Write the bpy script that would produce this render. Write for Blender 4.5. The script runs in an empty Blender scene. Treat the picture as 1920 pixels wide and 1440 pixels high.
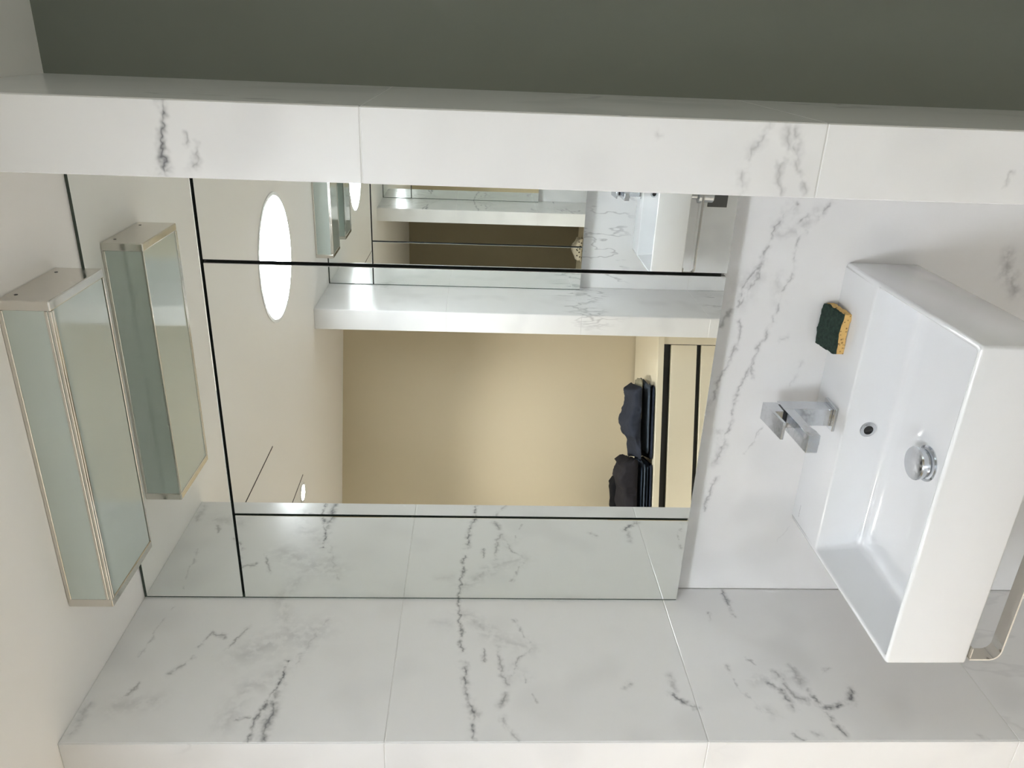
import bpy, bmesh, math, random
from mathutils import Vector, Matrix, noise

random.seed(7)
scene = bpy.context.scene
COL = scene.collection
PI = math.pi

# ------------------------------------------------------------------ camera
# The photograph was taken with the phone turned on its side: picture-left is up in the room.
# World: X right, Y into the vanity wall (mirror plane at Y = 0), Z up.
F_PX, YAW, PITCH, ROLL = 1461.5, 0.4205, 0.0498, 0.0197
CAM = Vector((1.1863, -1.4348, 1.5313))
fw = Vector((-math.sin(YAW) * math.cos(PITCH), math.cos(YAW) * math.cos(PITCH), -math.sin(PITCH)))
rt = Vector((math.cos(YAW), math.sin(YAW), 0))
up = rt.cross(fw)
r2 = math.cos(ROLL) * rt + math.sin(ROLL) * up
u2 = -math.sin(ROLL) * rt + math.cos(ROLL) * up
cam_data = bpy.data.cameras.new('camera')
cam = bpy.data.objects.new('camera', cam_data)
COL.objects.link(cam)
cam_data.sensor_fit = 'HORIZONTAL'
cam_data.sensor_width = 36.0
cam_data.lens = F_PX * 36.0 / 1920.0
cam_data.clip_start = 0.02
M = Matrix.Identity(4)
for i in range(3):
    M[i][0] = -u2[i]; M[i][1] = r2[i]; M[i][2] = -fw[i]; M[i][3] = CAM[i]
cam.matrix_world = M
scene.camera = cam

# ------------------------------------------------------------------ world, exposure
world = bpy.data.worlds.new('world')
scene.world = world
world.use_nodes = True
world.node_tree.nodes['Background'].inputs[0].default_value = (0.75, 0.85, 0.95, 1)
world.node_tree.nodes['Background'].inputs[1].default_value = 0.05
vs = scene.view_settings
vs.view_transform = 'Standard'; vs.look = 'None'; vs.gamma = 1.0; vs.use_curve_mapping = False
vs.exposure = 0.44
scene.cycles.use_denoising = True
scene.cycles.max_bounces = 12
scene.cycles.diffuse_bounces = 4
scene.cycles.glossy_bounces = 12
scene.cycles.adaptive_threshold = 0.3
scene.cycles.blur_glossy = 0.0
scene.cycles.sample_clamp_indirect = 20.0

# light strengths (the lamps themselves are built further down)
ROUND_EMIT = 29.0        # big round ceiling light, wide glow
ROUND_COL = (0.89, 0.94, 1.0)
SPOT_W = 58.0            # small recessed spot over the left of the passage
FILL_SPOT_W = 170.0           # unseen spot added for bounce light off floor and closet
SPOT_COL = (1.0, 0.97, 0.93)
FILL_WINDOW_EMIT = 1.3        # unseen window added at the right end as greenish fill

# ------------------------------------------------------------------ room measures
ZF, ZC = -0.12, 2.2611          # floor, ceiling
YF = -0.3976                    # front of the piers
YB = 0.045                      # tiled wall behind the basin
XR, XR2 = 1.0029, 1.0989        # right pier
XL2 = -0.096                    # outer side of the left pier
TW = -2.36                      # mirror plane of the facing vanity
TX, TDZ = 0.02, -0.049          # offset of the facing vanity
ROWS = [(ZF, 0.480), (0.480, 1.080), (1.080, 1.6803), (1.6803, ZC)]
TROWS = [(ZF, 0.435), (0.435, 1.036), (1.036, 1.661), (1.661, ZC)]

# ------------------------------------------------------------------ helpers
def tag(o, label=None, cat=None, group=None, kind=None):
    if label: o['label'] = label
    if cat: o['category'] = cat
    if group: o['group'] = group
    if kind: o['kind'] = kind
    return o

def link(name, me, mat=None, parent=None, loc=(0, 0, 0)):
    o = bpy.data.objects.new(name, me)
    COL.objects.link(o)
    if mat is not None and me is not None and not me.materials:
        me.materials.append(mat)
    o.parent = parent
    o.location = loc
    return o

def mesh_of(name, bm, smooth=False, angle=None):
    bmesh.ops.recalc_face_normals(bm, faces=bm.faces)
    me = bpy.data.meshes.new(name)
    bm.to_mesh(me); bm.free()
    if smooth:
        for p in me.polygons: p.use_smooth = True
        if angle is not None:
            me.set_sharp_from_angle(angle=math.radians(angle))
    return me

def add_box(bm, x0, x1, y0, y1, z0, z1, bev=0.0, seg=1):
    vs_ = [bm.verts.new((x, y, z)) for z in (z0, z1) for y in (y0, y1) for x in (x0, x1)]
    idx = [(0, 2, 3, 1), (4, 5, 7, 6), (0, 1, 5, 4), (2, 6, 7, 3), (0, 4, 6, 2), (1, 3, 7, 5)]
    fs = [bm.faces.new([vs_[i] for i in f]) for f in idx]
    if bev > 0:
        es = list({e for f in fs for e in f.edges})
        bmesh.ops.bevel(bm, geom=es, offset=bev, offset_type='OFFSET', segments=seg, profile=0.5, affect='EDGES', clamp_overlap=True)

def box(name, x0, x1, y0, y1, z0, z1, mat, parent=None, bev=0.0, seg=1, smooth=False):
    bm = bmesh.new()
    add_box(bm, min(x0, x1), max(x0, x1), min(y0, y1), max(y0, y1), min(z0, z1), max(z0, z1), bev, seg)
    return link(name, mesh_of(name, bm, smooth, 20 if smooth else None), mat, parent)

def empty(name, loc=(0, 0, 0), rz=0.0):
    o = bpy.data.objects.new(name, None)
    COL.objects.link(o)
    o.empty_display_size = 0.05
    o.location = loc; o.rotation_euler = (0, 0, rz)
    return o

def lathe(name, prof, n, mat, parent=None, axis='Z', loc=(0, 0, 0), cap=True, smooth=True, angle=35):
    bm = bmesh.new()
    rings = []
    for r, h in prof:
        ring = []
        for k in range(n):
            a = 2 * PI * k / n
            p = (r * math.cos(a), r * math.sin(a), h)
            if axis == 'Y': p = (p[0], p[2], p[1])
            if axis == 'X': p = (p[2], p[0], p[1])
            ring.append(bm.verts.new(p))
        rings.append(ring)
    for a, b in zip(rings, rings[1:]):
        for k in range(n):
            bm.faces.new((a[k], a[(k + 1) % n], b[(k + 1) % n], b[k]))
    if cap:
        bm.faces.new(rings[0]); bm.faces.new(rings[-1])
    return link(name, mesh_of(name, bm, smooth, angle), mat, parent, loc)

def sweep(name, path, rad, mat, parent=None, n=12):
    bm = bmesh.new(); rings = []
    pts = [Vector(p) for p in path]
    ref = Vector((0, 0, 1))
    for i, p in enumerate(pts):
        t = (pts[min(i + 1, len(pts) - 1)] - pts[max(i - 1, 0)]).normalized()
        s = t.cross(ref)
        if s.length < 1e-3: s = t.cross(Vector((1, 0, 0)))
        s.normalize(); w = s.cross(t).normalized()
        rings.append([bm.verts.new(p + rad * (math.cos(2 * PI * k / n) * s + math.sin(2 * PI * k / n) * w)) for k in range(n)])
    for a, b in zip(rings, rings[1:]):
        for k in range(n):
            bm.faces.new((a[k], a[(k + 1) % n], b[(k + 1) % n], b[k]))
    bm.faces.new(rings[0]); bm.faces.new(rings[-1])
    return link(name, mesh_of(name, bm, True, 50), mat, parent)

def copy_tree(o, parent=None):
    c = o.copy(); COL.objects.link(c); c.parent = parent
    for ch in list(o.children):
        copy_tree(ch, c)
    return c

# ------------------------------------------------------------------ materials
def new_mat(name):
    m = bpy.data.materials.new(name); m.use_nodes = True
    nt = m.node_tree
    return m, nt, nt.nodes['Principled BSDF']

def simple(name, col, rough=0.5, metal=0.0, coat=0.0, bump=0.0, bscale=200.0, var=0.0, vscale=6.0, spec=0.5, rvar=0.0):
    m, nt, b = new_mat(name)
    N, Lk = nt.nodes, nt.links
    b.inputs['Base Color'].default_value = (*col, 1)
    b.inputs['Roughness'].default_value = rough
    b.inputs['Metallic'].default_value = metal
    b.inputs['Coat Weight'].default_value = coat
    b.inputs['Coat Roughness'].default_value = 0.05
    b.inputs['Specular IOR Level'].default_value = spec
    geo = N.new('ShaderNodeNewGeometry')
    if var > 0 or rvar > 0:
        nz = N.new('ShaderNodeTexNoise'); nz.inputs['Scale'].default_value = vscale; nz.inputs['Detail'].default_value = 1
        Lk.new(geo.outputs['Position'], nz.inputs['Vector'])
        if var > 0:
            mr = N.new('ShaderNodeMapRange')
            mr.inputs[3].default_value = 1 - var; mr.inputs[4].default_value = 1 + var
            Lk.new(nz.outputs[0], mr.inputs[0])
            mx = N.new('ShaderNodeVectorMath'); mx.operation = 'SCALE'
            mx.inputs[0].default_value = col
            Lk.new(mr.outputs[0], mx.inputs['Scale'])
            Lk.new(mx.outputs[0], b.inputs['Base Color'])
        if rvar > 0:
            mr2 = N.new('ShaderNodeMapRange')
            mr2.inputs[1].default_value = 0.35; mr2.inputs[2].default_value = 0.65
            mr2.inputs[3].default_value = max(0.02, rough - rvar); mr2.inputs[4].default_value = rough + rvar
            Lk.new(nz.outputs[0], mr2.inputs[0]); Lk.new(mr2.outputs[0], b.inputs['Roughness'])
    if bump > 0:
        n2 = N.new('ShaderNodeTexNoise'); n2.inputs['Scale'].default_value = bscale; n2.inputs['Detail'].default_value = 3
        Lk.new(geo.outputs['Position'], n2.inputs['Vector'])
        bp = N.new('ShaderNodeBump'); bp.inputs['Strength'].default_value = bump; bp.inputs['Distance'].default_value = 0.002
        Lk.new(n2.outputs[0], bp.inputs['Height']); Lk.new(bp.outputs[0], b.inputs['Normal'])
    return m

def vein_group():
    """One vein segment; the vector carries the 2-D place in x,y and the strongest vein so far in z."""
    g = bpy.data.node_groups.new('vein_segment', 'ShaderNodeTree')
    it = g.interface
    for nm, ty in (('P', 'NodeSocketVector'), ('NegA', 'NodeSocketVector'), ('BA', 'NodeSocketVector'), ('Inv', 'NodeSocketFloat'),
                   ('W', 'NodeSocketFloat'), ('S', 'NodeSocketFloat')):
        it.new_socket(nm, in_out='INPUT', socket_type=ty)
    it.new_socket('P', in_out='OUTPUT', socket_type='NodeSocketVector')
    N, Lk = g.nodes, g.links
    gi = N.new('NodeGroupInput'); go = N.new('NodeGroupOutput')
    pa = N.new('ShaderNodeVectorMath'); pa.operation = 'MULTIPLY_ADD'
    Lk.new(gi.outputs['P'], pa.inputs[0]); pa.inputs[1].default_value = (1, 1, 0); Lk.new(gi.outputs['NegA'], pa.inputs[2])
    dt = N.new('ShaderNodeVectorMath'); dt.operation = 'DOT_PRODUCT'
    Lk.new(pa.outputs[0], dt.inputs[0]); Lk.new(gi.outputs['BA'], dt.inputs[1])
    h = N.new('ShaderNodeMath'); h.operation = 'MULTIPLY'; h.use_clamp = True
    Lk.new(dt.outputs['Value'], h.inputs[0]); Lk.new(gi.outputs['Inv'], h.inputs[1])
    sc = N.new('ShaderNodeVectorMath'); sc.operation = 'SCALE'
    Lk.new(gi.outputs['BA'], sc.inputs[0]); Lk.new(h.outputs[0], sc.inputs['Scale'])
    ds = N.new('ShaderNodeVectorMath'); ds.operation = 'DISTANCE'
    Lk.new(pa.outputs[0], ds.inputs[0]); Lk.new(sc.outputs[0], ds.inputs[1])
    mr = N.new('ShaderNodeMapRange'); mr.interpolation_type = 'LINEAR'
    Lk.new(ds.outputs['Value'], mr.inputs[0])
    mr.inputs[1].default_value = 0.0
    Lk.new(gi.outputs['W'], mr.inputs[2]); Lk.new(gi.outputs['S'], mr.inputs[3]); mr.inputs[4].default_value = 0.0
    pw = N.new('ShaderNodeMath'); pw.operation = 'POWER'; pw.inputs[1].default_value = 4.0
    Lk.new(mr.outputs[0], pw.inputs[0])
    cb = N.new('ShaderNodeCombineXYZ'); cb.inputs[0].default_value = -100; cb.inputs[1].default_value = -100
    Lk.new(pw.outputs[0], cb.inputs[2])
    mx = N.new('ShaderNodeVectorMath'); mx.operation = 'MAXIMUM'
    Lk.new(gi.outputs['P'], mx.inputs[0]); Lk.new(cb.outputs[0], mx.inputs[1])
    Lk.new(mx.outputs[0], go.inputs[0])
    return g

VG = vein_group()
MARBLE = (0.815, 0.812, 0.812)
VEINCOL = (0.13, 0.13, 0.145)

def marble(name, veins=None, axes=(0, 2), seed=0.0, general=0.5, base=MARBLE):
    """White porcelain tile with grey veins; listed veins run along measured lines in the wall's own metres."""
    m, nt, b = new_mat(name)
    N, Lk = nt.nodes, nt.links
    geo = N.new('ShaderNodeNewGeometry')
    def nz(scale, detail, off, vec=None, rough=0.55):
        n = N.new('ShaderNodeTexNoise'); n.inputs['Scale'].default_value = scale
        n.inputs['Detail'].default_value = detail; n.inputs['Roughness'].default_value = rough
        ad = N.new('ShaderNodeVectorMath'); ad.operation = 'ADD'; ad.inputs[1].default_value = (off + seed, off * 1.7 - seed, off * .6)
        Lk.new(vec if vec is not None else geo.outputs['Position'], ad.inputs[0])
        Lk.new(ad.outputs[0], n.inputs['Vector'])
        return n
    def math_(op, a, c, clamp=False):
        k = N.new('ShaderNodeMath'); k.operation = op; k.use_clamp = clamp
        for i, v in enumerate((a, c)):
            if isinstance(v, (int, float)): k.inputs[i].default_value = v
            else: Lk.new(v, k.inputs[i])
        return k.outputs[0]
    def mrange(v, a, c, d, e):
        k = N.new('ShaderNodeMapRange'); k.interpolation_type = 'SMOOTHSTEP'
        Lk.new(v, k.inputs[0])
        for i, q in enumerate((a, c, d, e)): k.inputs[i + 1].default_value = q
        return k.outputs[0]
    total = None
    if veins:
        sep = N.new('ShaderNodeSeparateXYZ'); Lk.new(geo.outputs['Position'], sep.inputs[0])
        cmb = N.new('ShaderNodeCombineXYZ')
        Lk.new(sep.outputs[axes[0]], cmb.inputs[0]); Lk.new(sep.outputs[axes[1]], cmb.inputs[1])
        w1 = nz(22, 3, 3.1, None, 0.78)
        def warp(vec, n, amt):
            s = N.new('ShaderNodeVectorMath'); s.operation = 'SUBTRACT'; s.inputs[1].default_value = (.5, .5, .5)
            Lk.new(n.outputs['Color'], s.inputs[0])
            mu = N.new('ShaderNodeVectorMath'); mu.operation = 'MULTIPLY_ADD'
            mu.inputs[1].default_value = (amt, amt, 0)
            Lk.new(s.outputs[0], mu.inputs[0]); Lk.new(vec, mu.inputs[2])
            return mu.outputs[0]
        p = warp(cmb.outputs[0], w1, 0.036)
        for pts, w, s in veins:
            for (ax, ay), (bx_, by_) in zip(pts, pts[1:]):
                g = N.new('ShaderNodeGroup'); g.node_tree = VG
                Lk.new(p, g.inputs['P'])
                g.inputs['NegA'].default_value = (-ax, -ay, 0)
                d = (bx_ - ax, by_ - ay)
                g.inputs['BA'].default_value = (d[0], d[1], 0)
                g.inputs['Inv'].default_value = 1.0 / max(1e-9, d[0] ** 2 + d[1] ** 2)
                g.inputs['W'].default_value = w * 3.6 + 0.004
                g.inputs['S'].default_value = (s * 1.1) ** 0.25
                p = g.outputs[0]
        sz = N.new('ShaderNodeSeparateXYZ'); Lk.new(p, sz.inputs[0])
        prev = sz.outputs[2]
        patch = mrange(nz(46, 2, 9.2).outputs[0], 0.34, 0.60, 0.15, 1.0)
        total = math_('MULTIPLY', prev, patch)
    # soft clouds and scattered hairline veins everywhere on the tile
    hair = mrange(nz(6.0, 1, 13.0).outputs[0], 0.50, 0.75, 0.0, 0.10)
    if not veins:
        mp = N.new('ShaderNodeMapping')
        mp.inputs['Rotation'].default_value = (0.65, 0.55, 0.35); mp.inputs['Scale'].default_value = (1.5, 1.3, 0.50)
        Lk.new(geo.outputs['Position'], mp.inputs['Vector'])
        ridge = nz(4.5, 4, 7.9, mp.outputs[0], 0.58)
        big = nz(2.6, 0, 1.3)
        r = math_('ABSOLUTE', math_('SUBTRACT', ridge.outputs[0], 0.5), 0.0)
        line = mrange(r, 0.0, 0.020, 1.0, 0.0)
        mask = mrange(big.outputs[0], 0.50, 0.66, 0.0, 1.0)
        hair = math_('ADD', hair, math_('MULTIPLY', math_('MULTIPLY', line, mask), general))
    total = hair if total is None else math_('MAXIMUM', total, hair)
    total = math_('MINIMUM', total, 1.0)
    mix = N.new('ShaderNodeMix'); mix.data_type = 'RGBA'
    mix.inputs[6].default_value = (*base, 1); mix.inputs[7].default_value = (*VEINCOL, 1)
    Lk.new(total, mix.inputs[0])
    Lk.new(mix.outputs[2], b.inputs['Base Color'])
    b.inputs['Roughness'].default_value = 0.23
    b.inputs['Specular IOR Level'].default_value = 0.5
    return m

VEINS_LEFT = [
    ([(-0.396, 1.924), (-0.344, 1.925), (-0.31, 1.914)], 0.004, 0.8),
    ([(-0.395, 1.9), (-0.344, 1.902), (-0.264, 1.902)], 0.007, 0.8),
    ([(-0.31, 1.914), (-0.258, 1.903), (-0.192, 1.9)], 0.003, 0.9),
    ([(-0.354, 1.979), (-0.264, 1.965), (-0.258, 1.939), (-0.198, 1.896)], 0.02, 0.22),
    ([(-0.226, 2.121), (-0.204, 2.108), (-0.184, 2.095)], 0.004, 0.5),
    ([(-0.151, 2.097), (-0.111, 2.075), (-0.127, 2.047)], 0.003, 0.5),
    ([(-0.166, 2.038), (-0.127, 2.019), (-0.089, 1.999)], 0.003, 0.55),
    ([(-0.289, 2.187), (-0.256, 2.174)], 0.003, 0.5),
    ([(-0.178, 2.2), (-0.115, 2.194), (-0.03, 2.186)], 0.003, 0.3),
    ([(-0.175, 1.989), (-0.132, 1.932), (-0.101, 1.861)], 0.035, 0.25),
    ([(0.006, 1.964), (-0.101, 1.917), (-0.144, 1.874)], 0.02, 0.22),
    ([(-0.315, 2.196), (-0.295, 2.127)], 0.02, 0.2),
    ([(-0.376, 2.251), (-0.305, 2.246)], 0.008, 0.3),
    ([(-0.342, 1.965), (-0.339, 1.937)], 0.003, 0.6),
    ([(-0.203, 1.887), (-0.144, 1.869), (-0.068, 1.84)], 0.004, 0.3),
    ([(0.044, 1.554), (-0.033, 1.554), (-0.081, 1.547), (-0.165, 1.542)], 0.003, 0.75),
    ([(-0.201, 1.541), (-0.261, 1.536), (-0.307, 1.524), (-0.352, 1.518), (-0.394, 1.518)], 0.0045, 0.85),
    ([(-0.045, 1.548), (-0.069, 1.515), (-0.115, 1.491)], 0.016, 0.28),
    ([(-0.148, 1.464), (-0.18, 1.465), (-0.227, 1.464), (-0.256, 1.451)], 0.004, 0.5),
    ([(-0.153, 1.401), (-0.196, 1.43), (-0.231, 1.441)], 0.003, 0.5),
    ([(-0.065, 1.433), (-0.103, 1.414), (-0.142, 1.4)], 0.003, 0.45),
    ([(-0.307, 1.466), (-0.284, 1.454)], 0.006, 0.6),
    ([(-0.339, 1.464), (-0.369, 1.452), (-0.394, 1.435)], 0.004, 0.4),
    ([(-0.226, 1.415), (-0.251, 1.412)], 0.002, 0.6),
    ([(-0.28, 1.401), (-0.303, 1.394)], 0.003, 0.4),
    ([(-0.159, 1.501), (-0.193, 1.502)], 0.003, 0.6),
    ([(-0.092, 1.482), (-0.132, 1.459), (-0.153, 1.401)], 0.02, 0.2),
    ([(-0.317, 1.528), (-0.334, 1.51)], 0.006, 0.35),
    ([(-0.075, 1.604), (-0.081, 1.571)], 0.015, 0.15),
    ([(-0.256, 1.451), (-0.201, 1.438), (-0.241, 1.41)], 0.01, 0.18),
    ([(-0.231, 1.115), (-0.27, 1.111)], 0.006, 0.35),
    ([(-0.28, 1.122), (-0.299, 1.104), (-0.315, 1.092), (-0.315, 1.081)], 0.005, 0.8),
    ([(-0.266, 1.216), (-0.253, 1.204)], 0.005, 0.5),
    ([(0.036, 0.931), (-0.005, 0.929), (-0.053, 0.928)], 0.003, 0.7),
    ([(-0.044, 0.982), (-0.063, 0.985)], 0.003, 0.6),
    ([(-0.186, 0.942), (-0.202, 0.927)], 0.003, 0.5),
    ([(-0.249, 0.919), (-0.269, 0.898), (-0.318, 0.889)], 0.006, 0.75),
    ([(-0.218, 0.892), (-0.259, 0.883), (-0.289, 0.871), (-0.296, 0.856)], 0.006, 0.55),
    ([(-0.207, 0.856), (-0.249, 0.848)], 0.01, 0.45),
    ([(-0.269, 0.84), (-0.294, 0.838), (-0.327, 0.832), (-0.355, 0.821), (-0.38, 0.813)], 0.0045, 0.75),
    ([(-0.318, 0.832), (-0.313, 0.796), (-0.308, 0.773), (-0.274, 0.752)], 0.006, 0.85),
    ([(-0.207, 0.989), (-0.259, 0.985), (-0.313, 0.963), (-0.327, 0.945)], 0.0035, 0.4),
    ([(-0.377, 0.911), (-0.397, 0.899)], 0.003, 0.5),
    ([(-0.244, 0.941), (-0.228, 0.856)], 0.02, 0.25),
    ([(-0.318, 0.942), (-0.336, 0.933)], 0.01, 0.25),
    ([(-0.377, 0.871), (-0.382, 0.865)], 0.006, 0.4),
    ([(-0.218, 0.791), (-0.212, 0.777)], 0.003, 0.35),
    ([(-0.391, 0.55), (-0.4, 0.54)], 0.004, 0.5),
]
VEINS_BACK = [
    ([(0.918, 0.855), (0.9, 0.864), (0.885, 0.874), (0.889, 0.891), (0.882, 0.908)], 0.004, 0.6),
    ([(0.918, 0.92), (0.892, 0.944), (0.861, 0.951), (0.84, 0.958), (0.813, 0.969), (0.789, 0.97), (0.772, 0.986), (0.739, 0.997), (0.708, 1.006)], 0.0035, 0.6),
    ([(0.908, 0.923), (0.892, 0.941), (0.866, 0.949)], 0.01, 0.35),
    ([(0.858, 0.892), (0.836, 0.904), (0.796, 0.902), (0.763, 0.906), (0.738, 0.918), (0.713, 0.919), (0.673, 0.923), (0.632, 0.938), (0.572, 0.95)], 0.003, 0.45),
    ([(0.84, 0.961), (0.794, 0.969), (0.764, 0.972), (0.722, 0.992), (0.705, 1.005)], 0.003, 0.5),
    ([(0.854, 0.939), (0.86, 0.909), (0.897, 0.879)], 0.012, 0.25),
    ([(0.768, 0.932), (0.713, 0.919)], 0.012, 0.2),
    ([(0.755, 0.997), (0.767, 0.977), (0.717, 1.002)], 0.02, 0.25),
    ([(0.674, 0.995), (0.651, 0.988), (0.613, 0.991), (0.589, 1.004)], 0.003, 0.45),
    ([(0.662, 1.029), (0.699, 1.015)], 0.004, 0.5),
    ([(0.633, 0.902), (0.642, 0.889)], 0.003, 0.4),
    ([(0.618, 0.993), (0.585, 0.999), (0.547, 1.013), (0.5, 1.018), (0.482, 1.031)], 0.003, 0.5),
    ([(0.574, 0.954), (0.535, 0.968), (0.501, 0.978), (0.443, 0.979), (0.407, 0.984), (0.352, 0.992)], 0.0028, 0.5),
    ([(0.57, 0.95), (0.549, 0.944)], 0.003, 0.5),
    ([(0.425, 0.999), (0.389, 0.985), (0.347, 0.996)], 0.008, 0.35),
    ([(0.304, 0.985), (0.261, 1.0), (0.216, 1.006)], 0.003, 0.5),
    ([(0.431, 0.906), (0.371, 0.929)], 0.0025, 0.3),
    ([(0.533, 0.864), (0.593, 0.848)], 0.0025, 0.2),
    ([(0.482, 1.031), (0.46, 1.042)], 0.008, 0.35),
    ([(0.624, 0.939), (0.569, 0.958)], 0.0025, 0.4),
    ([(0.194, 0.788), (0.138, 0.817)], 0.0025, 0.2),
    ([(0.828, 0.474), (0.795, 0.47), (0.779, 0.455), (0.748, 0.437)], 0.012, 0.45),
    ([(0.776, 0.443), (0.781, 0.436)], 0.003, 0.9),
    ([(0.771, 0.431), (0.74, 0.415)], 0.008, 0.5),
]
VEINS_PIER = [
    ([(1.099, 1.926), (1.064, 1.93), (1.038, 1.932), (1.008, 1.933)], 0.003, 0.85),
    ([(1.045, 1.884), (1.03, 1.889), (1.016, 1.897)], 0.0035, 0.5),
    ([(1.059, 1.897), (1.046, 1.9)], 0.0025, 0.45),
    ([(1.008, 1.94), (1.012, 1.928)], 0.004, 0.5),
    ([(1.094, 1.156), (1.053, 1.174), (1.022, 1.183), (1.003, 1.183)], 0.004, 0.4),
    ([(1.091, 1.135), (1.065, 1.124), (1.045, 1.131), (1.007, 1.126)], 0.006, 0.4),
    ([(1.089, 1.12), (1.052, 1.113), (1.011, 1.098)], 0.005, 0.4),
    ([(1.078, 1.13), (1.059, 1.118)], 0.012, 0.3),
    ([(1.053, 1.181), (1.077, 1.16)], 0.012, 0.18),
    ([(1.041, 0.82), (1.027, 0.827)], 0.004, 0.4),
    ([(1.081, 1.303), (1.077, 1.301)], 0.003, 0.3),
]
MT = {}
def vein_rows(name, veins, axes, seed, general):
    """one material per row of tiles, holding only the veins that run through that row"""
    out = []
    for i, (z0, z1) in enumerate(ROWS):
        sel = [v for v in veins if any(z0 - 0.03 < p[1] < z1 + 0.03 for p in v[0])]
        out.append(marble('%s_%d' % (name, i), sel, axes, seed + 3.7 * i, general))
    return out
ML = vein_rows('marble_left', VEINS_LEFT, (1, 2), 0.0, 0.10)
MB = vein_rows('marble_back', VEINS_BACK, (0, 2), 2.0, 0.10)
MP = vein_rows('marble_pier', VEINS_PIER, (0, 2), 4.0, 0.08)
MT['marble'] = marble('marble_plain', None, (0, 2), 11.0, 0.38)
MT['marble_pale'] = marble('marble_pale', None, (0, 2), 17.0, 0.14)
MT['grout'] = simple('grout', (0.74, 0.735, 0.72), 0.8, var=0.03, vscale=30)
MT['ceiling'] = simple('ceiling_paint', (0.92, 0.90, 0.87), 0.55, var=0.012, vscale=2)
MT['cream'] = simple('cream_paint', (0.70, 0.615, 0.45), 0.45, var=0.02, vscale=2)
MT['cream_lac'] = simple('cream_lacquer', (0.76, 0.69, 0.53), 0.32, var=0.015, vscale=3)
MT['shaded_cream'] = simple('shaded_cream_paint', (0.32, 0.28, 0.20), 0.5, var=0.02, vscale=2)  # the closet cream darkened, shade of the dim passage put into its colour
MT['dark_wall'] = simple('grey_green_wall', (0.205, 0.22, 0.195), 0.42, var=0.04, vscale=1.5)  # one even dark grey-green tone for the recess walls
MT['floor'] = simple('floor_stone', (0.68, 0.65, 0.61), 0.35, var=0.06, vscale=5)
MT['mirror'] = simple('mirror_glass', (0.90, 0.925, 0.905), 0.0, metal=1.0)
MT['mirror_edge'] = simple('mirror_edge', (0.06, 0.08, 0.065), 0.2)
MT['carcass'] = simple('cabinet_carcass', (0.05, 0.05, 0.05), 0.5, var=0.1)
MT['alu'] = simple('brushed_aluminium', (0.62, 0.62, 0.60), 0.28, metal=1.0, bump=0.03, bscale=500)
MT['chrome'] = simple('chrome', (0.66, 0.68, 0.71), 0.17, metal=1.0, rvar=0.10, vscale=130)
MT['nickel'] = simple('polished_nickel', (0.67, 0.645, 0.60), 0.13, metal=1.0, rvar=0.05, vscale=40)
MT['ceramic'] = simple('white_ceramic', (0.765, 0.775, 0.79), 0.09, coat=0.6)
MT['opal'] = simple('opal_glass', (0.52, 0.59, 0.555), 0.06, coat=0.8, var=0.02, vscale=4, spec=0.7)
MT['black'] = simple('black_void', (0.008, 0.009, 0.009), 0.5, var=0.2)
MT['hole_shade'] = simple('dark_hole', (0.012, 0.012, 0.012), 0.4, var=0.2)  # near-black discs paint the shade inside the overflow and screw holes
MT['white_plastic'] = simple('white_plastic', (0.8, 0.8, 0.78), 0.4, var=0.02)
MT['dark_steel'] = simple('dark_steel', (0.10, 0.10, 0.10), 0.35, metal=0.6, bump=0.1, bscale=120)
MT['mark'] = simple('printed_mark', (0.18, 0.18, 0.2), 0.4, var=0.1)

def cloth_mat(name, col, var=0.25):
    m = simple(name, col, 0.92, bump=0.6, bscale=900, var=var, vscale=35, spec=0.15)
    m.node_tree.nodes['Principled BSDF'].inputs['Sheen Weight'].default_value = 0.0
    return m
MT['slate'] = cloth_mat('slate_cotton', (0.034, 0.039, 0.055))
MT['charcoal'] = cloth_mat('charcoal_cotton', (0.026, 0.024, 0.028))
MT['denim'] = cloth_mat('blue_denim', (0.045, 0.06, 0.085), 0.35)
MT['greyblue'] = cloth_mat('grey_blue_cotton', (0.085, 0.105, 0.135), 0.3)
MT['black_cloth'] = cloth_mat('black_cotton', (0.010, 0.010, 0.012))
MT['olive_cloth'] = cloth_mat('olive_cotton', (0.30, 0.28, 0.20))
MT['navy'] = cloth_mat('navy_denim', (0.026, 0.032, 0.050), 0.35)

def emit_mat(name, col, strength, sampled=True):
    m, nt, b = new_mat(name)
    b.inputs['Base Color'].default_value = (0.9, 0.9, 0.9, 1)
    b.inputs['Emission Color'].default_value = (*col, 1)
    b.inputs['Emission Strength'].default_value = strength
    if not sampled: m.cycles.emission_sampling = 'NONE'
    return m

# ================================================================== SETTING
def structure(o):
    o['kind'] = 'structure'; return o

structure(box('floor', -2.3, 2.4, -3.2, 2.5, ZF - 0.1, ZF, MT['floor']))
ceil_bm = bmesh.new()
add_box(ceil_bm, -2.3, 2.4, -3.2, 2.5, ZC, ZC + 0.1)
structure(link('ceiling', mesh_of('ceiling', ceil_bm), MT['ceiling']))

TT = 0.009      # tile thickness
GAP = 0.0009    # half joint

def tile(parent, plane, val, sign, a0, a1, z0, z1, mat):
    """One tile. plane 'x': face at X=val, spanning Y a0..a1; plane 'y': face at Y=val spanning X a0..a1. sign = side the face looks to."""
    lo, hi = (val - TT, val) if sign > 0 else (val, val + TT)
    a0 += GAP; a1 -= GAP; z0 += GAP; z1 -= GAP
    if plane == 'x':
        return box('tile', lo, hi, a0, a1, z0, z1, mat, parent, bev=0.0007)
    return box('tile', a0, a1, lo, hi, z0, z1, mat, parent, bev=0.0007)

# the core of each wall lies a millimetre under the tile faces, so the joints read as shallow grooves
CORE = 0.0011

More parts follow.
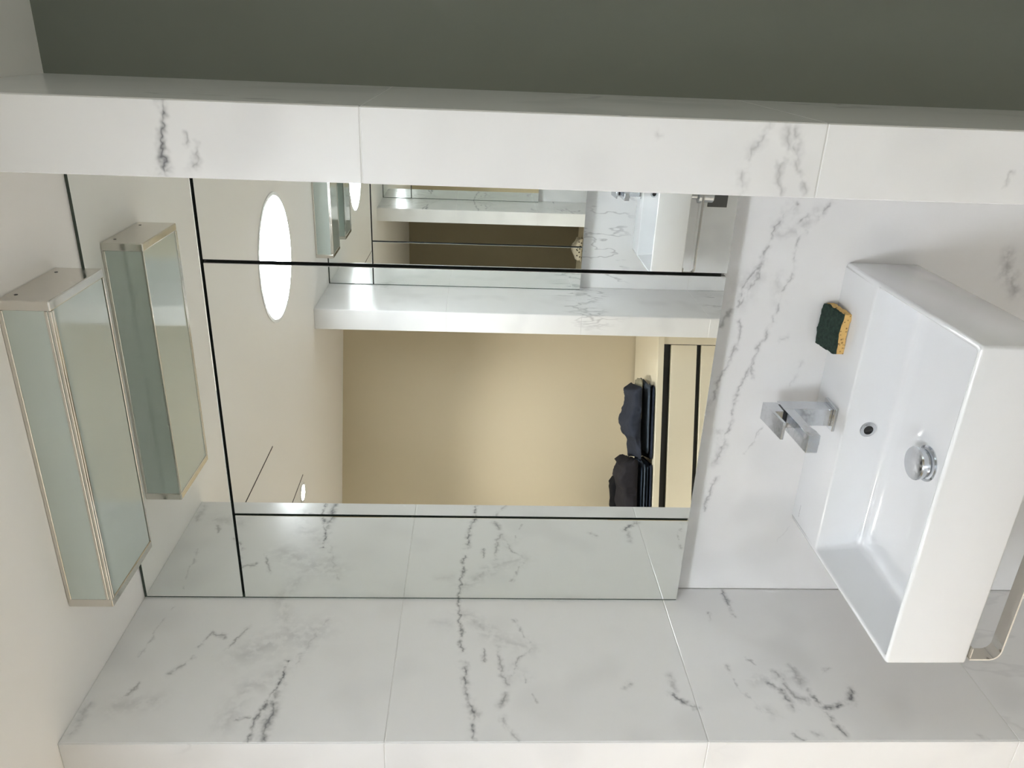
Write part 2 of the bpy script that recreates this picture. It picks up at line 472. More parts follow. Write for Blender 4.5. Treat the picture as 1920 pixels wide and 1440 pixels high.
# --- left pier of the vanity niche
wl = structure(box('wall_left', XL2 + CORE, 0 - CORE, YF + CORE, YB + 0.10, ZF, ZC, MT['grout']))
for i, (z0, z1) in enumerate(ROWS):
    tile(wl, 'x', 0.0, 1, YF + 0.0016, YB, z0, z1, ML[i])
    tile(wl, 'y', YF, -1, XL2, -0.0008, z0, z1, MT['marble_pale'])
    tile(wl, 'x', XL2, -1, YF + TT, YB + 0.10, z0, z1, MT['marble'])
# --- wall behind the basin (one wide tile per row)
wb = structure(box('wall_back', 0.0, XR, YB + CORE, YB + 0.10, ZF, ZC, MT['grout']))
for i, (z0, z1) in ((1, (ZF, ROWS[1][1])), (2, ROWS[2]), (3, ROWS[3])):      # the lowest slab is double height
    tile(wb, 'y', YB, -1, 0.0, XR, z0, z1, MB[i])
# --- right pier
wr = structure(box('wall_right', XR + CORE, XR2 - CORE, YF + CORE, YB + 0.10, ZF, ZC, MT['grout']))
for i, (z0, z1) in enumerate(ROWS):
    tile(wr, 'y', YF, -1, XR, XR2, z0, z1, MP[i])
    tile(wr, 'x', XR, -1, YF + 0.0016, YB, z0, z1, MT['marble'])
    tile(wr, 'x', XR2, 1, YF + 0.0016, YB, z0, z1, MT['marble'])
# --- dark recess right of the pier
structure(box('wall_recess', XR2, 2.4, 0.0, 0.12, ZF, ZC, MT['dark_wall']))
structure(box('wall_recess_side', 1.95, 2.05, YF, 0.0, ZF, ZC, MT['dark_wall']))
structure(box('wall_right_end', 2.3, 2.4, -3.2, 0.0, ZF, ZC, MT['cream']))

# --- the facing vanity niche across the passage
TYF = TW - YF            # -1.9624
TYB = TW - YB            # -2.405
tl = structure(box('wall_facing_left', XL2 + TX + CORE, TX - CORE, TYB - 0.46, TYF - CORE, ZF, ZC, MT['grout']))
for z0, z1 in TROWS:
    tile(tl, 'x', TX, 1, TYB, TYF - 0.0016, z0, z1, MT['marble'])
    tile(tl, 'y', TYF, 1, XL2 + TX, TX - 0.0008, z0, z1, MT['marble'])
    tile(tl, 'x', XL2 + TX, -1, TYB - 0.44, TYF - TT, z0, z1, MT['marble'])
tb = structure(box('wall_facing_back', TX, XR + TX, TYB - 0.10, TYB - CORE, ZF, ZC, MT['grout']))
for z0, z1 in TROWS:
    tile(tb, 'y', TYB, 1, TX, XR + TX, z0, z1, MT['marble'])
tr = structure(box('wall_facing_right', XR + TX + CORE, XR2 + TX - CORE, TYB - 0.10, TYF - CORE, ZF, ZC, MT['grout']))
for z0, z1 in TROWS:
    tile(tr, 'y', TYF, 1, XR + TX, XR2 + TX, z0, z1, MT['marble'])
    tile(tr, 'x', XR + TX, -1, TYB, TYF - 0.0016, z0, z1, MT['marble'])
structure(box('wall_facing_end', XR2 + TX, 2.4, TYF - 0.15, TYF - 0.02, ZF, ZC, MT['cream']))

# --- the closet wall, about twenty degrees askew, seen in the mirror
CD = Vector((-0.942, 0.335, 0)).normalized()      # along the wall, to the left
CN = Vector((0.335, 0.942, 0)).normalized()       # out of the wall, towards the vanity
CP = Vector((-0.8044, -2.5299, 0))
def closet_box(name, s0, s1, d0, d1, z0, z1, mat, parent=None, bev=0.0, seg=1, origin=None, smooth=False):
    o = box(name, s0, s1, d0, d1, z0, z1, mat, parent, bev, seg, smooth)
    return o
CROT = math.atan2(CD.y, CD.x)
# local frame: x = along CD, y = -CN  (rotation by CROT puts +y at -CN)
wc = structure(box('wall_closet', -0.90, 1.75, 0.0, 0.10, ZF, ZC, MT['cream']))
wc.location = CP; wc.rotation_euler = (0, 0, CROT)
structure(box('wall_far_left', -2.3, -2.2, -3.2, 2.5, ZF, ZC, MT['cream']))
structure(box('wall_passage_end', -2.3, -0.096, 2.32, 2.5, ZF, ZC, MT['shaded_cream']))
structure(box('wall_passage_side', XL2, XL2 + 0.09, YB + 0.10, 2.32, ZF, ZC, MT['shaded_cream']))

# fine air slots in the ceiling
for n_, ((x0, y0), (x1, y1)) in enumerate((((-0.2207, -1.109), (-0.2290, -0.70)), ((-0.585, -1.52), (-0.60, -1.12)))):
    ln = math.hypot(x1 - x0, y1 - y0)
    t = structure(box('trim_%d' % (n_ + 1), -0.0022, 0.0022, 0, ln, -0.0012, 0.001, MT['black']))
    t.location = (x0, y0, ZC); t.rotation_euler = (0, 0, math.atan2(y1 - y0, x1 - x0) - PI / 2)
# ================================================================== LIGHTS, the seen ones and added fill
def ring_mesh(name, r0, r1, z0, z1, n, mat, parent):
    bm = bmesh.new(); rs = []
    for r, z in ((r0, z1), (r0, z0), (r1, z0), (r1, z1)):
        rs.append([bm.verts.new((r * math.cos(2 * PI * k / n), r * math.sin(2 * PI * k / n), z)) for k in range(n)])
    for a, b in zip(rs, rs[1:] + rs[:1]):
        for k in range(n):
            bm.faces.new((a[k], a[(k + 1) % n], b[(k + 1) % n], b[k]))
    return link(name, mesh_of(name, bm, True, 35), mat, parent)

sk = empty('round_skylight', (0.412, -1.381, ZC))
tag(sk, 'large round white glowing ceiling light reflected in the mirror above the passage', 'ceiling light')
lathe('diffuser', [(0.222, -0.001), (0.222, -0.004), (0.215, -0.006), (0.10, -0.007)], 64, emit_mat('round_light', ROUND_COL, ROUND_EMIT), sk)
ring_mesh('rim', 0.2225, 0.236, -0.0035, -0.0002, 64, MT['white_plastic'], sk)

spot_emit = emit_mat('spot_glow', SPOT_COL, 60.0, False)
def recessed_spot(x, y, label, watts, cone=125, group='small recessed ceiling spots'):
    s = empty('recessed_spot', (x, y, ZC))
    tag(s, label, 'ceiling light', group)
    lathe('lens', [(0.034, -0.0015), (0.034, -0.003), (0.02, -0.0045)], 32, spot_emit, s)
    ring_mesh('bezel', 0.0345, 0.046, -0.004, -0.0002, 40, MT['white_plastic'], s)
    ld = bpy.data.lights.new('spot_lamp', 'SPOT')
    ld.energy = watts; ld.color = SPOT_COL; ld.spot_size = math.radians(cone); ld.spot_blend = 0.6; ld.shadow_soft_size = 0.034
    lo = bpy.data.objects.new('spot_lamp', ld); COL.objects.link(lo)
    lo.parent = s; lo.location = (0, 0, -0.012)
    return s
recessed_spot(-0.655, -1.487, 'small bright recessed spot at the left edge of the reflected ceiling', SPOT_W)
recessed_spot(-1.55, -0.80, 'added unseen fill spot furthest left above the closet passage', FILL_SPOT_W, 82)  # put in out of view so its bounce lifts ceiling and ambient

# unseen window, added at the right end to brighten recess and pier side
fill_win = structure(box('fill_window_1', 2.288, 2.2995, -1.35, -0.75, 0.85, 1.95, emit_mat('fill_window_light', (0.88, 1.0, 0.95), FILL_WINDOW_EMIT)))
for z0, z1, y0, y1 in ((0.80, 0.85, -1.40, -0.70), (1.95, 2.0, -1.40, -0.70), (0.85, 1.95, -1.40, -1.35), (0.85, 1.95, -0.75, -0.70)):
    box('fill_window_frame', 2.270, 2.2995, y0, y1, z0, z1, MT['white_plastic'], fill_win, bev=0.002)


# ================================================================== MIRROR CABINET
ZT_, ZJ, ZB = ZC - 0.0058, 2.0402, 1.0488
XG1, XG2 = 0.2243, 0.782
def make_cabinet(x_c, zb):
    """local frame: x about the niche centre, y = 0 at the mirror face (positive towards the wall), z world."""
    r = empty('mirror_cabinet', (x_c, 0.0, zb))
    lx0, lx1 = 0.0035 - x_c, XR - 0.0035 - x_c
    g = 0.0026
    def pane(name, x0, x1, z0, z1):
        p = box(name, x0, x1, 0.0, 0.0045, z0 - zb, z1 - zb, MT['mirror'], r, bev=0.0009)
        box('edge', x0 + 0.0002, x1 - 0.0002, 0.0046, 0.021, z0 - zb + 0.0002, z1 - zb - 0.0002, MT['mirror_edge'], p)
        return p
    pane('mirror_strip', lx0, lx1, ZJ + g, ZT_)
    pane('mirror_door', lx0, XG1 - x_c - g, zb, ZJ - g)
    pane('mirror_door', XG1 - x_c + g, XG2 - x_c - g * 1.2, zb, ZJ - g)
    pane('mirror_door', XG2 - x_c + g * 1.2, lx1, zb, ZJ - g)
    box('carcass', lx0 - 0.003, lx1 + 0.003, 0.0215, YB - 0.001, 0.004, ZT_ - zb - 0.004, MT['carcass'], r)
    box('head_seal', lx0 - 0.003, lx1 + 0.003, 0.002, YB - 0.001, ZT_ - zb + 0.0002, ZC - zb - 0.0002, MT['mirror_edge'], r)
    for x0, x1 in ((lx0 - 0.0032, lx0 - 0.0002), (lx1 + 0.0002, lx1 + 0.0032)):
        box('side_seal', x0, x1, 0.002, 0.0214, 0.0, ZT_ - zb, MT['mirror_edge'], r)
    # small bright hinge plates that show in the left door gap
    for z in (1.187, 1.551):
        box('hinge', XG1 - x_c - 0.0022, XG1 - x_c + 0.0022, 0.012, 0.021, z - zb, z + 0.05 - zb, MT['alu'], r, bev=0.0005)
    return r
cab = tag(make_cabinet(0.5015, ZB), 'wall-to-wall mirrored cabinet with three doors under a top strip, above the basin', 'mirror cabinet', 'mirror cabinets')
cab2 = make_cabinet(0.5015, ZB + TDZ)
cab2.location = (0.5015 + TX, TW, ZB + TDZ); cab2.rotation_euler = (0, 0, PI)
tag(cab2, 'mirrored cabinet of the facing vanity, seen only as a reflection', 'mirror cabinet', 'mirror cabinets')

# ================================================================== BASIN
BX0, BX1, BY0, BY1, BZ0, BZ1 = -0.300, 0.300, -0.4555, 0.0, 0.0, 0.145     # local: y=0 at the wall, front negative
BASIN_LOC = (0.503, YB - 0.0005, 0.652)
def make_basin():
    r = empty('wall_basin', BASIN_LOC)
    bm = bmesh.new()
    NC = 6
    def loop(x0, x1, y0, y1, rad, z, zb_=None):
        """rounded rectangle; zb_ = height at the back edge when the loop is tilted"""
        out = []
        for cx, cy, a0 in ((x1 - rad, y1 - rad, 0), (x0 + rad, y1 - rad, 90), (x0 + rad, y0 + rad, 180), (x1 - rad, y0 + rad, 270)):
            for k in range(NC + 1):
                a = math.radians(a0 + 90.0 * k / NC)
                x, y = cx + rad * math.cos(a), cy + rad * math.sin(a)
                zz = z if zb_ is None else z + (zb_ - z) * (y - y0) / (y1 - y0)
                out.append(bm.verts.new((x, y, zz)))
        return out
    H, T, YD = BZ1, 0.010, -0.132
    loops = []
    def outer(i, z): loops.append(loop(BX0 + i, BX1 - i, BY0 + i, BY1, 0.006, z))
    outer(0.006, 0.0); outer(0.003, 0.0006); outer(0.001, 0.0025); outer(0.0, 0.0055)
    outer(0.0, H - 0.0045); outer(0.0006, H - 0.0022); outer(0.0022, H - 0.0006); outer(0.0045, H)
    def inner(i, z, rad, zb_=None, back=0.0): loops.append(loop(BX0 + T + i, BX1 - T - i, BY0 + T + i, YD - i + back, rad, z, zb_))
    inner(-0.0040, H, 0.007); inner(-0.0018, H - 0.0006, 0.008); inner(-0.0004, H - 0.0022, 0.009); inner(0.0, H - 0.0045, 0.009)
    inner(0.007, 0.058, 0.013, back=0.012); inner(0.0085, 0.0515, 0.014, back=0.012); inner(0.0115, 0.0475, 0.015, back=0.011)
    inner(0.0165, 0.0455, 0.016, back=0.009); inner(0.030, 0.0448, 0.02)
    for a_, b_ in zip(loops, loops[1:]):
        n = len(a_)
        for k in range(n): bm.faces.new((a_[k], a_[(k + 1) % n], b_[(k + 1) % n], b_[k]))
    bm.faces.new(loops[0]); bm.faces.new(loops[-1])
    me = mesh_of('bowl', bm, True, 50)
    link('bowl', me, MT['ceramic'], r)
    # overflow in the back of the bowl
    ov = lathe('overflow_ring', [(0.0095, 0.0), (0.0095, -0.004), (0.0150, -0.0035), (0.0165, -0.001), (0.0165, 0.004)], 32, MT['chrome'], r, axis='Y', loc=(-0.004, -0.1290, 0.094), cap=False)
    lathe('overflow_hole', [(0.0096, 0.0005), (0.0096, -0.0008)], 24, MT['hole_shade'], ov, axis='Y')
    # pop-up waste
    dr = lathe('drain_flange', [(0.034, -0.003), (0.034, 0.001), (0.030, 0.002), (0.028, -0.002)], 40, MT['chrome'], r, loc=(-0.004, -0.262, 0.0455))
    lathe('drain_plug', [(0.0255, 0.001), (0.027, 0.004), (0.0305, 0.018), (0.0315, 0.022), (0.0300, 0.0245), (0.018, 0.0265)], 40, MT['chrome'], dr)
    # faint maker's mark printed on the deck
    bm = bmesh.new()
    for i, w in enumerate((0.0022, 0.0012, 0.0024, 0.0010, 0.0020, 0.0022, 0.0012, 0.0022, 0.0016)):
        add_box(bm, -0.276 + i * 0.0034, -0.276 + i * 0.0034 + w, -0.032, -0.0305, BZ1 - 0.0002, BZ1 + 0.0001)
    link('maker_mark', mesh_of('maker_mark', bm), MT['mark'], r)
    return r
basin = tag(make_basin(), 'rectangular white ceramic wall-hung basin with a sponge on its rear ledge', 'basin', 'wash basins')
basin2 = copy_tree(basin)
basin2.location = (0.503 + TX, TYB + 0.0005, 0.652 + TDZ - 0.004); basin2.rotation_euler = (0, 0, PI)
tag(basin2, 'white basin of the facing vanity seen reflected in the narrow mirror door beside the pier', 'basin', 'wash basins')

# ================================================================== FAUCET
FAU_LOC = (0.503, -0.026, 0.797)
def make_faucet():
    r = empty('basin_faucet', FAU_LOC)       # local z=0 at the ledge
    box('base_plate', -0.026, 0.026, -0.029, 0.026, 0.0, 0.0065, MT['chrome'], r, bev=0.0012, seg=2, smooth=True)
    box('body', -0.0185, 0.0185, -0.0185, 0.0195, 0.0066, 0.1085, MT['chrome'], r, bev=0.0008, seg=2, smooth=True)
    sp = bmesh.new()
    # spout: long flat bar, slightly dipping, with a deeper outlet nose
    pts = [(-0.0187, 0.0865), (-0.100, 0.0855), (-0.108, 0.0800), (-0.1335, 0.0790), (-0.1335, 0.1020), (-0.0187, 0.1085)]
    f1 = [sp.verts.new((-0.0185, y, z)) for y, z in pts]; f2 = [sp.verts.new((0.0185, y, z)) for y, z in pts]
    sp.faces.new(f1); sp.faces.new(f2)
    for k in range(len(pts)):
        sp.faces.new((f1[k], f1[(k + 1) % len(pts)], f2[(k + 1) % len(pts)], f2[k]))
    bmesh.ops.bevel(sp, geom=list(sp.edges), offset=0.0009, segments=2, profile=0.5, affect='EDGES', clamp_overlap=True)
    s = link('spout', mesh_of('spout', sp, True, 20), MT['chrome'], r)
    lathe('aerator', [(0.009, 0.0), (0.010, -0.002), (0.007, -0.0022)], 24, MT['dark_steel'], s, loc=(0, -0.120, 0.0792))
    box('cartridge_collar', -0.0135, 0.0135, -0.014, 0.014, 0.1085, 0.1135, MT['dark_steel'], r, bev=0.0006)
    lv = bmesh.new()
    pts = [(0.0125, 0.1125), (-0.030, 0.1125), (-0.030, 0.1315), (-0.082, 0.1260), (-0.082, 0.1320), (0.0125, 0.1412)]
    f1 = [lv.verts.new((-0.0185, y, z)) for y, z in pts]; f2 = [lv.verts.new((0.0185, y, z)) for y, z in pts]
    lv.faces.new(f1); lv.faces.new(f2)
    for k in range(len(pts)):
        lv.faces.new((f1[k], f1[(k + 1) % len(pts)], f2[(k + 1) % len(pts)], f2[k]))
    bmesh.ops.bevel(lv, geom=list(lv.edges), offset=0.0008, segments=2, profile=0.5, affect='EDGES', clamp_overlap=True)
    link('lever', mesh_of('lever', lv, True, 20), MT['chrome'], r)
    return r
fau = tag(make_faucet(), 'square chrome mixer faucet with a flat lever on the basin ledge', 'faucet', 'basin faucets')
fau2 = copy_tree(fau)
fau2.location = (0.503 + TX, TYB + 0.071, 0.797 + TDZ - 0.004); fau2.rotation_euler = (0, 0, PI)
tag(fau2, 'chrome faucet on the reflected basin, half hidden behind the pier edge', 'faucet', 'basin faucets')

# ================================================================== TOWEL RAIL under the basin front
def make_rail():
    r = empty('towel_rail', (0.503, -0.402, 0.6518))      # hangs from the basin's underside
    half, drop, rad, th, w = 0.284, 0.0515, 0.017, 0.003, 0.0135
    path = [(-half, 0.0), (-half, -(drop - rad))]
    for k in range(1, 9):
        a = PI + (PI / 2) * k / 8
        path.append((-half + rad + rad * math.cos(a), -(drop - rad) + rad * math.sin(a)))
    path += [(-x, z) for x, z in reversed(path)]
    bm = bmesh.new(); rows = []
    for i, (x, z) in enumerate(path):
        p0 = path[max(i - 1, 0)]; p1 = path[min(i + 1, len(path) - 1)]
        t = Vector((p1[0] - p0[0], p1[1] - p0[1])).normalized(); n = Vector((-t.y, t.x))
        rows.append([bm.verts.new((x + n.x * o, y, z + n.y * o)) for o, y in ((0, -w), (0, w), (-th, w), (-th, -w))])
    for a, b in zip(rows, rows[1:]):
        for k in range(4): bm.faces.new((a[k], a[(k + 1) % 4], b[(k + 1) % 4], b[k]))
    bm.faces.new(rows[0]); bm.faces.new(rows[-1])
    link('bar', mesh_of('bar', bm, True, 40), MT['nickel'], r)
    for sx in (-1, 1):
        box('fixing_foot', sx * (half - 0.0005), sx * (half - 0.022), -0.0125, 0.0125, -0.0022, 0.0, MT['nickel'], r, bev=0.0004)
    return r
rail = tag(make_rail(), 'flat polished metal towel rail bent under the white basin', 'towel rail', 'towel rails')
rail2 = copy_tree(rail)
rail2.location = (0.503 + TX, TW + 0.402, 0.6518 + TDZ - 0.004); rail2.rotation_euler = (0, 0, PI)
tag(rail2, 'thin towel rail under the reflected basin of the facing vanity', 'towel rail', 'towel rails')

# chrome bottle trap and a steel panel under the facing basin
tp = empty('bottle_trap', (0.545, -2.17, 0.44))
tag(tp, 'chrome bottle trap under the reflected basin', 'trap')
lathe('tail_pipe', [(0.016, 0.075), (0.016, 0.158)], 24, MT['chrome'], tp)
lathe('cup', [(0.024, 0.0), (0.029, 0.004), (0.029, 0.058), (0.034, 0.060), (0.034, 0.072), (0.017, 0.076)], 28, MT['chrome'], tp)
sweep('outlet_pipe', [(0, -0.02, 0.045), (0, -0.10, 0.045), (0, -0.2355, 0.045)], 0.0145, MT['chrome'], tp, 16)
lathe('wall_flange', [(0.032, -0.2355), (0.032, -0.231), (0.018, -0.226)], 28, MT['chrome'], tp, axis='Y', loc=(0, 0, 0.045))
pl = empty('access_panel', (0.545, TYB + 0.0005, 0.29))
tag(pl, 'dark grey metal access panel with white frame, on the wall below the reflected basin', 'panel')
box('frame', -0.100, 0.100, 0.0, 0.006, 0.0, 0.112, MT['white_plastic'], pl, bev=0.001)
box('plate', -0.093, 0.093, 0.006, 0.009, 0.007, 0.105, MT['dark_steel'], pl, bev=0.0008)

# ================================================================== BOX LAMP at the ceiling in front of the mirror
def make_lamp():
    # local: x along, y: front negative, z=0 at the ceiling, hangs down
    r = empty('box_lamp', (0.496, 0.0, ZC - 0.0005))
    hx, yf, yb, h = 0.293, -0.273, -0.087, 0.080
    t = 0.0165
    gl = box('glass_front', -hx + t, hx - t, yf + 0.002, yf + 0.006, -h + 0.005, -0.004, MT['opal'], r)
    box('glass_underside', -hx + t, hx - t, yf + 0.006, yb - 0.006, -h + 0.002, -h + 0.006, MT['opal'], r)
    box('glass_rear', -hx + t, hx - t, yb - 0.006, yb - 0.002, -h + 0.005, -0.004, MT['opal'], r)
    box('top_plate', -hx + t, hx - t, yf + 0.006, yb - 0.006, -0.003, 0.0, MT['alu'], r)
    for sx in (-1, 1):
        c = box('end_cap', sx * hx, sx * (hx - t), yf, yb, -h, 0.0, MT['nickel'], r, bev=0.0022, seg=3)
        for y in (yf + 0.030, yb - 0.030):
            lathe('screw_hole', [(0.0028, -0.0004), (0.0028, 0.0004)], 16, MT['hole_shade'], c, axis='X', loc=(sx * hx, y, -0.016))
    def rail_(name, y0, y1, z0, z1):
        box(name, -hx + t, hx - t, y0, y1, z0, z1, MT['nickel'], r, bev=0.0008)
    # double rails along the front lower edge, slim ones along the other edges
    rail_('edge_rail', yf, yf + 0.0055, -h + 0.0062, -h + 0.0112)
    rail_('edge_rail', yf, yf + 0.0050, -h, -h + 0.0050)
    rail_('edge_rail', yf + 0.0062, yf + 0.0112, -h, -h + 0.0050)
    rail_('edge_rail', yf, yf + 0.006, -0.007, 0.0)
    rail_('edge_rail', yb - 0.004, yb, -h, -h + 0.004)
    rail_('edge_rail', yb - 0.006, yb, -0.006, 0.0)
    return r
lamp = tag(make_lamp(), 'unlit box lamp of opal glass with nickel end caps under the ceiling before the mirror', 'lamp', 'box lamps')
lamp2 = copy_tree(lamp)
lamp2.location = (0.496 + TX, TW, ZC - 0.0005); lamp2.rotation_euler = (0, 0, PI)
tag(lamp2, 'opal glass box lamp of the facing vanity seen reflected beside the pier', 'lamp', 'box lamps')

# ================================================================== SPONGE
def make_sponge():
    r = empty('kitchen_sponge', (0.675, 0.0095, 0.7975))
    nx, ny = 22, 14
    def slab(name, z0, z1, mat, wob, seed, parent):
        bm = bmesh.new()
        def P(i, j, top):
            u = i / nx - 0.5; v = j / ny - 0.5
            edge = max(abs(u), abs(v)) * 2
            x = u * 0.084; y = v * 0.062
            x += 0.0028 * noise.noise(Vector((u * 3 + seed, v * 9, seed))) + (0.004 * (v) if u > 0.3 else 0)
            y += 0.0026 * noise.noise(Vector((u * 8, v * 3 + seed, 3.3))) + 0.006 * u * u
            z = (z1 if top else z0) + 0.0020 * math.cos(u * 5) + (wob * noise.noise(Vector((u * 14, v * 11, seed + top))) if top else 0)
            z += (v + 0.5) * 0.010
            return bm.verts.new((x, y, z))
        A = [[P(i, j, 1) for j in range(ny + 1)] for i in range(nx + 1)]
        B = [[P(i, j, 0) for j in range(ny + 1)] for i in range(nx + 1)]
        for i in range(nx):
            for j in range(ny):
                bm.faces.new((A[i][j], A[i + 1][j], A[i + 1][j + 1], A[i][j + 1]))
                bm.faces.new((B[i][j], B[i][j + 1], B[i + 1][j + 1], B[i + 1][j]))
        for i in range(nx):
            bm.faces.new((A[i][0], B[i][0], B[i + 1][0], A[i + 1][0])); bm.faces.new((A[i][ny], A[i + 1][ny], B[i + 1][ny], B[i][ny]))
        for j in range(ny):
            bm.faces.new((A[0][j], A[0][j + 1], B[0][j + 1], B[0][j])); bm.faces.new((A[nx][j], B[nx][j], B[nx][j + 1], A[nx][j + 1]))
        return link(name, mesh_of(name, bm, True, 50), mat, parent)
    m, nt, b = new_mat('sponge_foam')
    N, Lk = nt.nodes, nt.links
    geo = N.new('ShaderNodeNewGeometry')
    vo = N.new('ShaderNodeTexVoronoi'); vo.inputs['Scale'].default_value = 150
    Lk.new(geo.outputs['Position'], vo.inputs['Vector'])
    nz = N.new('ShaderNodeTexNoise'); nz.inputs['Scale'].default_value = 95
    Lk.new(geo.outputs['Position'], nz.inputs['Vector'])
    mul = N.new('ShaderNodeMath'); mul.operation = 'MULTIPLY'; Lk.new(vo.outputs['Distance'], mul.inputs[0]); Lk.new(nz.outputs[0], mul.inputs[1])
    cr = N.new('ShaderNodeValToRGB'); Lk.new(mul.outputs[0], cr.inputs[0])
    cr.color_ramp.elements[0].position = 0.05; cr.color_ramp.elements[0].color = (0.20, 0.09, 0.02, 1)
    cr.color_ramp.elements[1].position = 0.17; cr.color_ramp.elements[1].color = (0.72, 0.47, 0.17, 1)
    Lk.new(cr.outputs[0], b.inputs['Base Color']); b.inputs['Roughness'].default_value = 0.85
    bp = N.new('ShaderNodeBump'); bp.inputs['Strength'].default_value = 0.7; bp.inputs['Distance'].default_value = 0.002
    Lk.new(mul.outputs[0], bp.inputs['Height']); Lk.new(bp.outputs[0], b.inputs['Normal'])
    slab('foam', 0.0, 0.0150, m, 0.0006, 1.0, r)
    pad = simple('scouring_pad', (0.030, 0.050, 0.040), 0.95, bump=1.0, bscale=420, var=0.6, vscale=160, spec=0.2)
    slab('scouring_pad', 0.0150, 0.0225, pad, 0.0022, 2.0, r)
    return r
tag(make_sponge(), 'worn sponge with dark green top and yellow foam on the basin ledge', 'sponge')

# ================================================================== CLOSET DRESSER, seen in the mirror
# origin at the front corner hidden by the facing pier; local x along the front to the left, local y into the wall
DO = Vector((-0.1714, -2.1561, ZF))
DROT = math.atan2(0.350, -0.937)
dres = empty('dresser', DO, DROT)
tag(dres, 'cream built-in dresser with black finger gaps between its drawers, under the folded clothes', 'dresser')
ZD = 0.6165 - ZF
dl_, dd = 1.72, 0.545
# rotation puts local +y at direction (-0.35,-0.937): into the wall
box('top_board', -0.06, dl_, -0.002, dd, ZD - 0.030, ZD, MT['cream_lac'], dres, bev=0.001)
box('side_panel', -0.06, 0.013, 0.004, dd, 0.0, ZD - 0.0301, MT['cream_lac'], dres, bev=0.001)
box('side_panel', dl_ - 0.02, dl_, 0.004, dd, 0.0, ZD - 0.0301, MT['cream_lac'], dres, bev=0.001)
box('carcass', 0.0132, dl_ - 0.0202, 0.030, dd, 0.0, ZD - 0.0302, MT['black'], dres)
zs = [(0.4185, 0.5480), (0.2655, 0.3950), (0.1125, 0.2420), (-0.095, 0.089)]
for z0, z1 in zs:
    for s0, s1 in ((0.016, 0.865), (0.869, dl_ - 0.022)):
        box('drawer_front', s0, s1, 0.008, 0.0295, z0 - ZF, z1 - ZF, MT['cream_lac'], dres, bev=0.0012)

def garment(name, label, s0, s1, d0, d1, z0, prof, mat, seed, group, rough=0.006, parts=()):
    """Folded garment: a soft slab whose top follows prof = [(s, height)], lying on the dresser."""
    o = Vector((DO.x, DO.y, 0)); ex = Vector((math.cos(DROT), math.sin(DROT), 0)); ey = Vector((-math.sin(DROT), math.cos(DROT), 0))
    r = bpy.data.meshes.new(name)
    bm = bmesh.new(); ns, mr = 46, 30
    def top(s):
        for (a, ha), (b, hb) in zip(prof, prof[1:]):
            if s <= b:
                k = 0 if b == a else (s - a) / (b - a); k = max(0, min(1, k)); k = k * k * (3 - 2 * k)
                return ha + (hb - ha) * k
        return prof[-1][1]
    rings = []
    for i in range(ns + 1):
        s = s0 + (s1 - s0) * i / ns
        e = min(i, ns - i) / ns
        sh = 1 - 0.10 * math.exp(-e * 40)
        h = top(s) * (0.55 + 0.45 * min(1, e * 22))
        cd = (d0 + d1) / 2; hd = (d1 - d0) / 2 * sh
        ring = []
        for k in range(mr):
            a = 2 * PI * k / mr
            ca, sa = math.cos(a), math.sin(a)
            p = 0.34
            dy = math.copysign(abs(ca) ** p, ca) * hd
            dz = math.copysign(abs(sa) ** (0.62), sa)
            z = z0 + h * (0.5 + 0.5 * dz)
            n1 = noise.noise(Vector((s * 16 + seed, dy * 10, z * 30)))
            n2 = noise.noise(Vector((s * 55, dy * 40 + seed, z * 90)))
            if sa > -0.3:
                dy += rough * (n1 + 0.4 * n2); z += rough * 0.7 * (n1 + 0.5 * n2) * (0.2 + max(0, sa))
            z = max(z, z0)
            q = o + ex * (s + rough * 0.6 * n1 + 0.016 * math.exp(-e * 26) * (n1 + n2)) + ey * (cd + dy)
            ring.append(bm.verts.new((q.x, q.y, z)))
        rings.append(ring)
    for a, b in zip(rings, rings[1:]):
        for k in range(mr):
            bm.faces.new((a[k], a[(k + 1) % mr], b[(k + 1) % mr], b[k]))
    bm.faces.new(rings[0]); bm.faces.new(rings[-1])
    ob = link(name, mesh_of(name, bm, True, 60), mat)
    tag(ob, label, 'clothing', group)
    return ob
ZDT = 0.6168
ga = 'folded clothes in the nearer pile'
gb = 'folded clothes in the pile by the mirror edge'
garment('folded_trousers', 'dark navy folded garment at the bottom of the slate clothes pile', 0.235, 0.60, 0.018, 0.30, ZDT, [(0.2, .016), (0.6, .018)], MT['navy'], 1.0, ga, 0.003)
garment('folded_shirt', 'grey-blue folded garment poking out under the slate garment', 0.215, 0.57, 0.022, 0.29, ZDT + 0.0215, [(0.2, .020), (0.25, .018), (0.56, .012)], MT['greyblue'], 2.0, ga, 0.004)
garment('folded_scarf', 'pale olive garment edge at the end of the slate clothes pile', 0.203, 0.40, 0.10, 0.27, ZDT + 0.046, [(0.2, .012), (0.4, .007)], MT['olive_cloth'], 2.6, ga, 0.003)
garment('folded_sweater', 'slate-blue bulging garment on top of the nearer clothes pile', 0.232, 0.605, 0.012, 0.31, ZDT + 0.061, [(0.23, .040), (0.26, .055), (0.33, .046), (0.42, .074), (0.47, .066), (0.53, .026), (0.61, .010)], MT['slate'], 3.0, ga, 0.014)
zb_ = ZDT
for i, (mk, h, nm, lb) in enumerate((('navy', .016, 'folded_jeans', 'navy folded jeans lowest in the charcoal clothes pile'),
                                    ('denim', .011, 'folded_jeans', 'blue denim layer second from the bottom of the charcoal clothes pile'),
                                    ('greyblue', .009, 'folded_shirt', 'light grey-blue folded layer in the middle of the charcoal clothes pile'),
                                    ('denim', .010, 'folded_jeans', 'blue denim layer right under the charcoal garment'))):
    garment(nm, lb, 0.625 + 0.010 * (i % 2), 1.00, 0.016 + 0.004 * (i % 2), 0.30, zb_, [(0.6, h), (1.0, h)], MT[mk], 5.0 + i, gb, 0.0025)
    zb_ += h + 0.0045
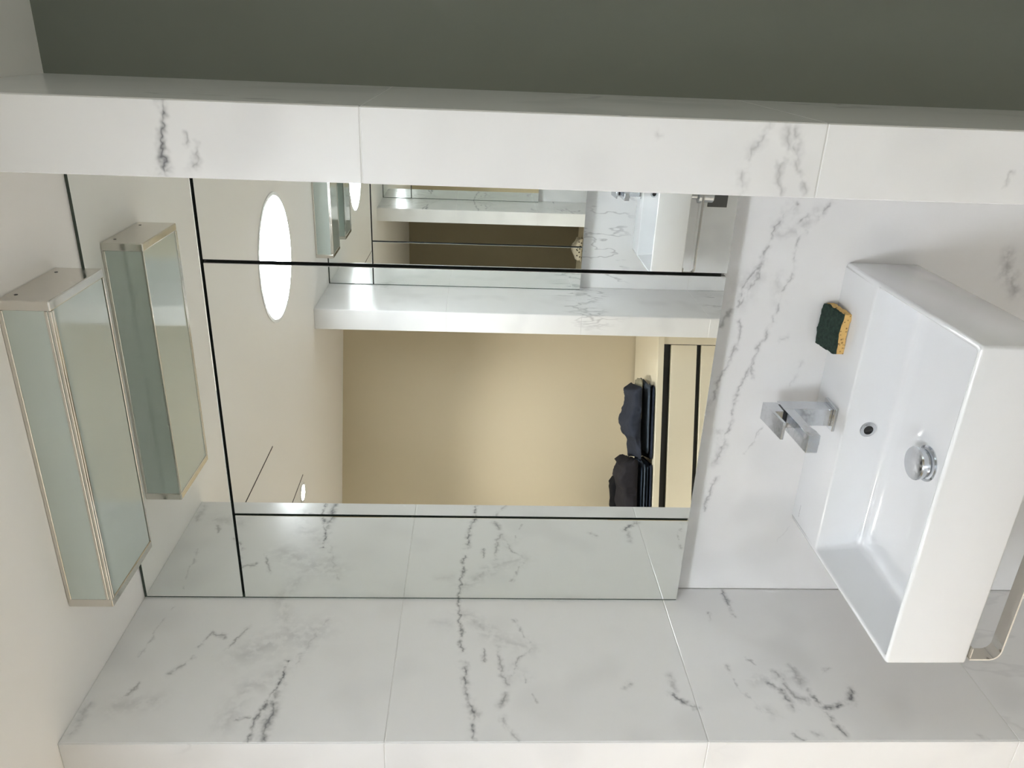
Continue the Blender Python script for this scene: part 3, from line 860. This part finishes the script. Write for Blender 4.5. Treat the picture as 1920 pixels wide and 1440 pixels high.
garment('folded_sweater', 'charcoal folded garment on top of the pile at the mirror edge', 0.610, 1.00, 0.010, 0.27, zb_ + 0.004, [(0.55, .085), (0.615, .098), (0.65, .080), (0.70, .102), (0.78, .075), (1.0, .06)], MT['charcoal'], 9.0, gb, 0.014)
garment('folded_jacket', 'black crumpled garment behind the charcoal clothes pile', 0.74, 1.05, 0.325, 0.47, ZDT, [(0.7, .10), (0.8, .15), (1.05, .13)], MT['black_cloth'], 12.0, gb, 0.012)

# low chest and spotted cloth on the near side of the passage, only seen twice reflected
lc = empty('low_chest', (-0.62, 0.62, ZF))
tag(lc, 'low cream chest standing in the dim passage beyond the left pier', 'chest')
box('body', -0.42, 0.42, -0.20, 0.20, 0.0, 0.70, MT['cream_lac'], lc, bev=0.001)
box('top_board', -0.43, 0.43, -0.21, 0.21, 0.7001, 0.725, MT['cream_lac'], lc, bev=0.001)
for z0 in (0.05, 0.27, 0.49):
    box('drawer_front', -0.40, 0.40, -0.2005, -0.215, z0, z0 + 0.195, MT['cream_lac'], lc, bev=0.0012)
m, nt, b = new_mat('spotted_cotton')
geo = nt.nodes.new('ShaderNodeNewGeometry'); vo = nt.nodes.new('ShaderNodeTexVoronoi'); vo.inputs['Scale'].default_value = 38
nt.links.new(geo.outputs['Position'], vo.inputs['Vector'])
cr = nt.nodes.new('ShaderNodeValToRGB'); nt.links.new(vo.outputs['Distance'], cr.inputs[0])
cr.color_ramp.elements[0].position = 0.22; cr.color_ramp.elements[0].color = (0.06, 0.05, 0.04, 1)
cr.color_ramp.elements[1].position = 0.30; cr.color_ramp.elements[1].color = (0.75, 0.70, 0.58, 1)
nt.links.new(cr.outputs[0], b.inputs['Base Color']); b.inputs['Roughness'].default_value = 0.9
_d, _r = DO, DROT
DO, DROT = Vector((-0.45, 0.43, 0)), PI
DROT = 0.0
garment('spotted_towel', 'white towel with dark spots on the low chest, reflected twice', -0.13, 0.05, 0.02, 0.18, ZF + 0.7252, [(-0.13, .06), (-0.04, .09), (0.05, .05)], m, 20.0, None, 0.008)
bpy.data.objects['spotted_towel']['category'] = 'towel'
DO, DROT = _d, _r
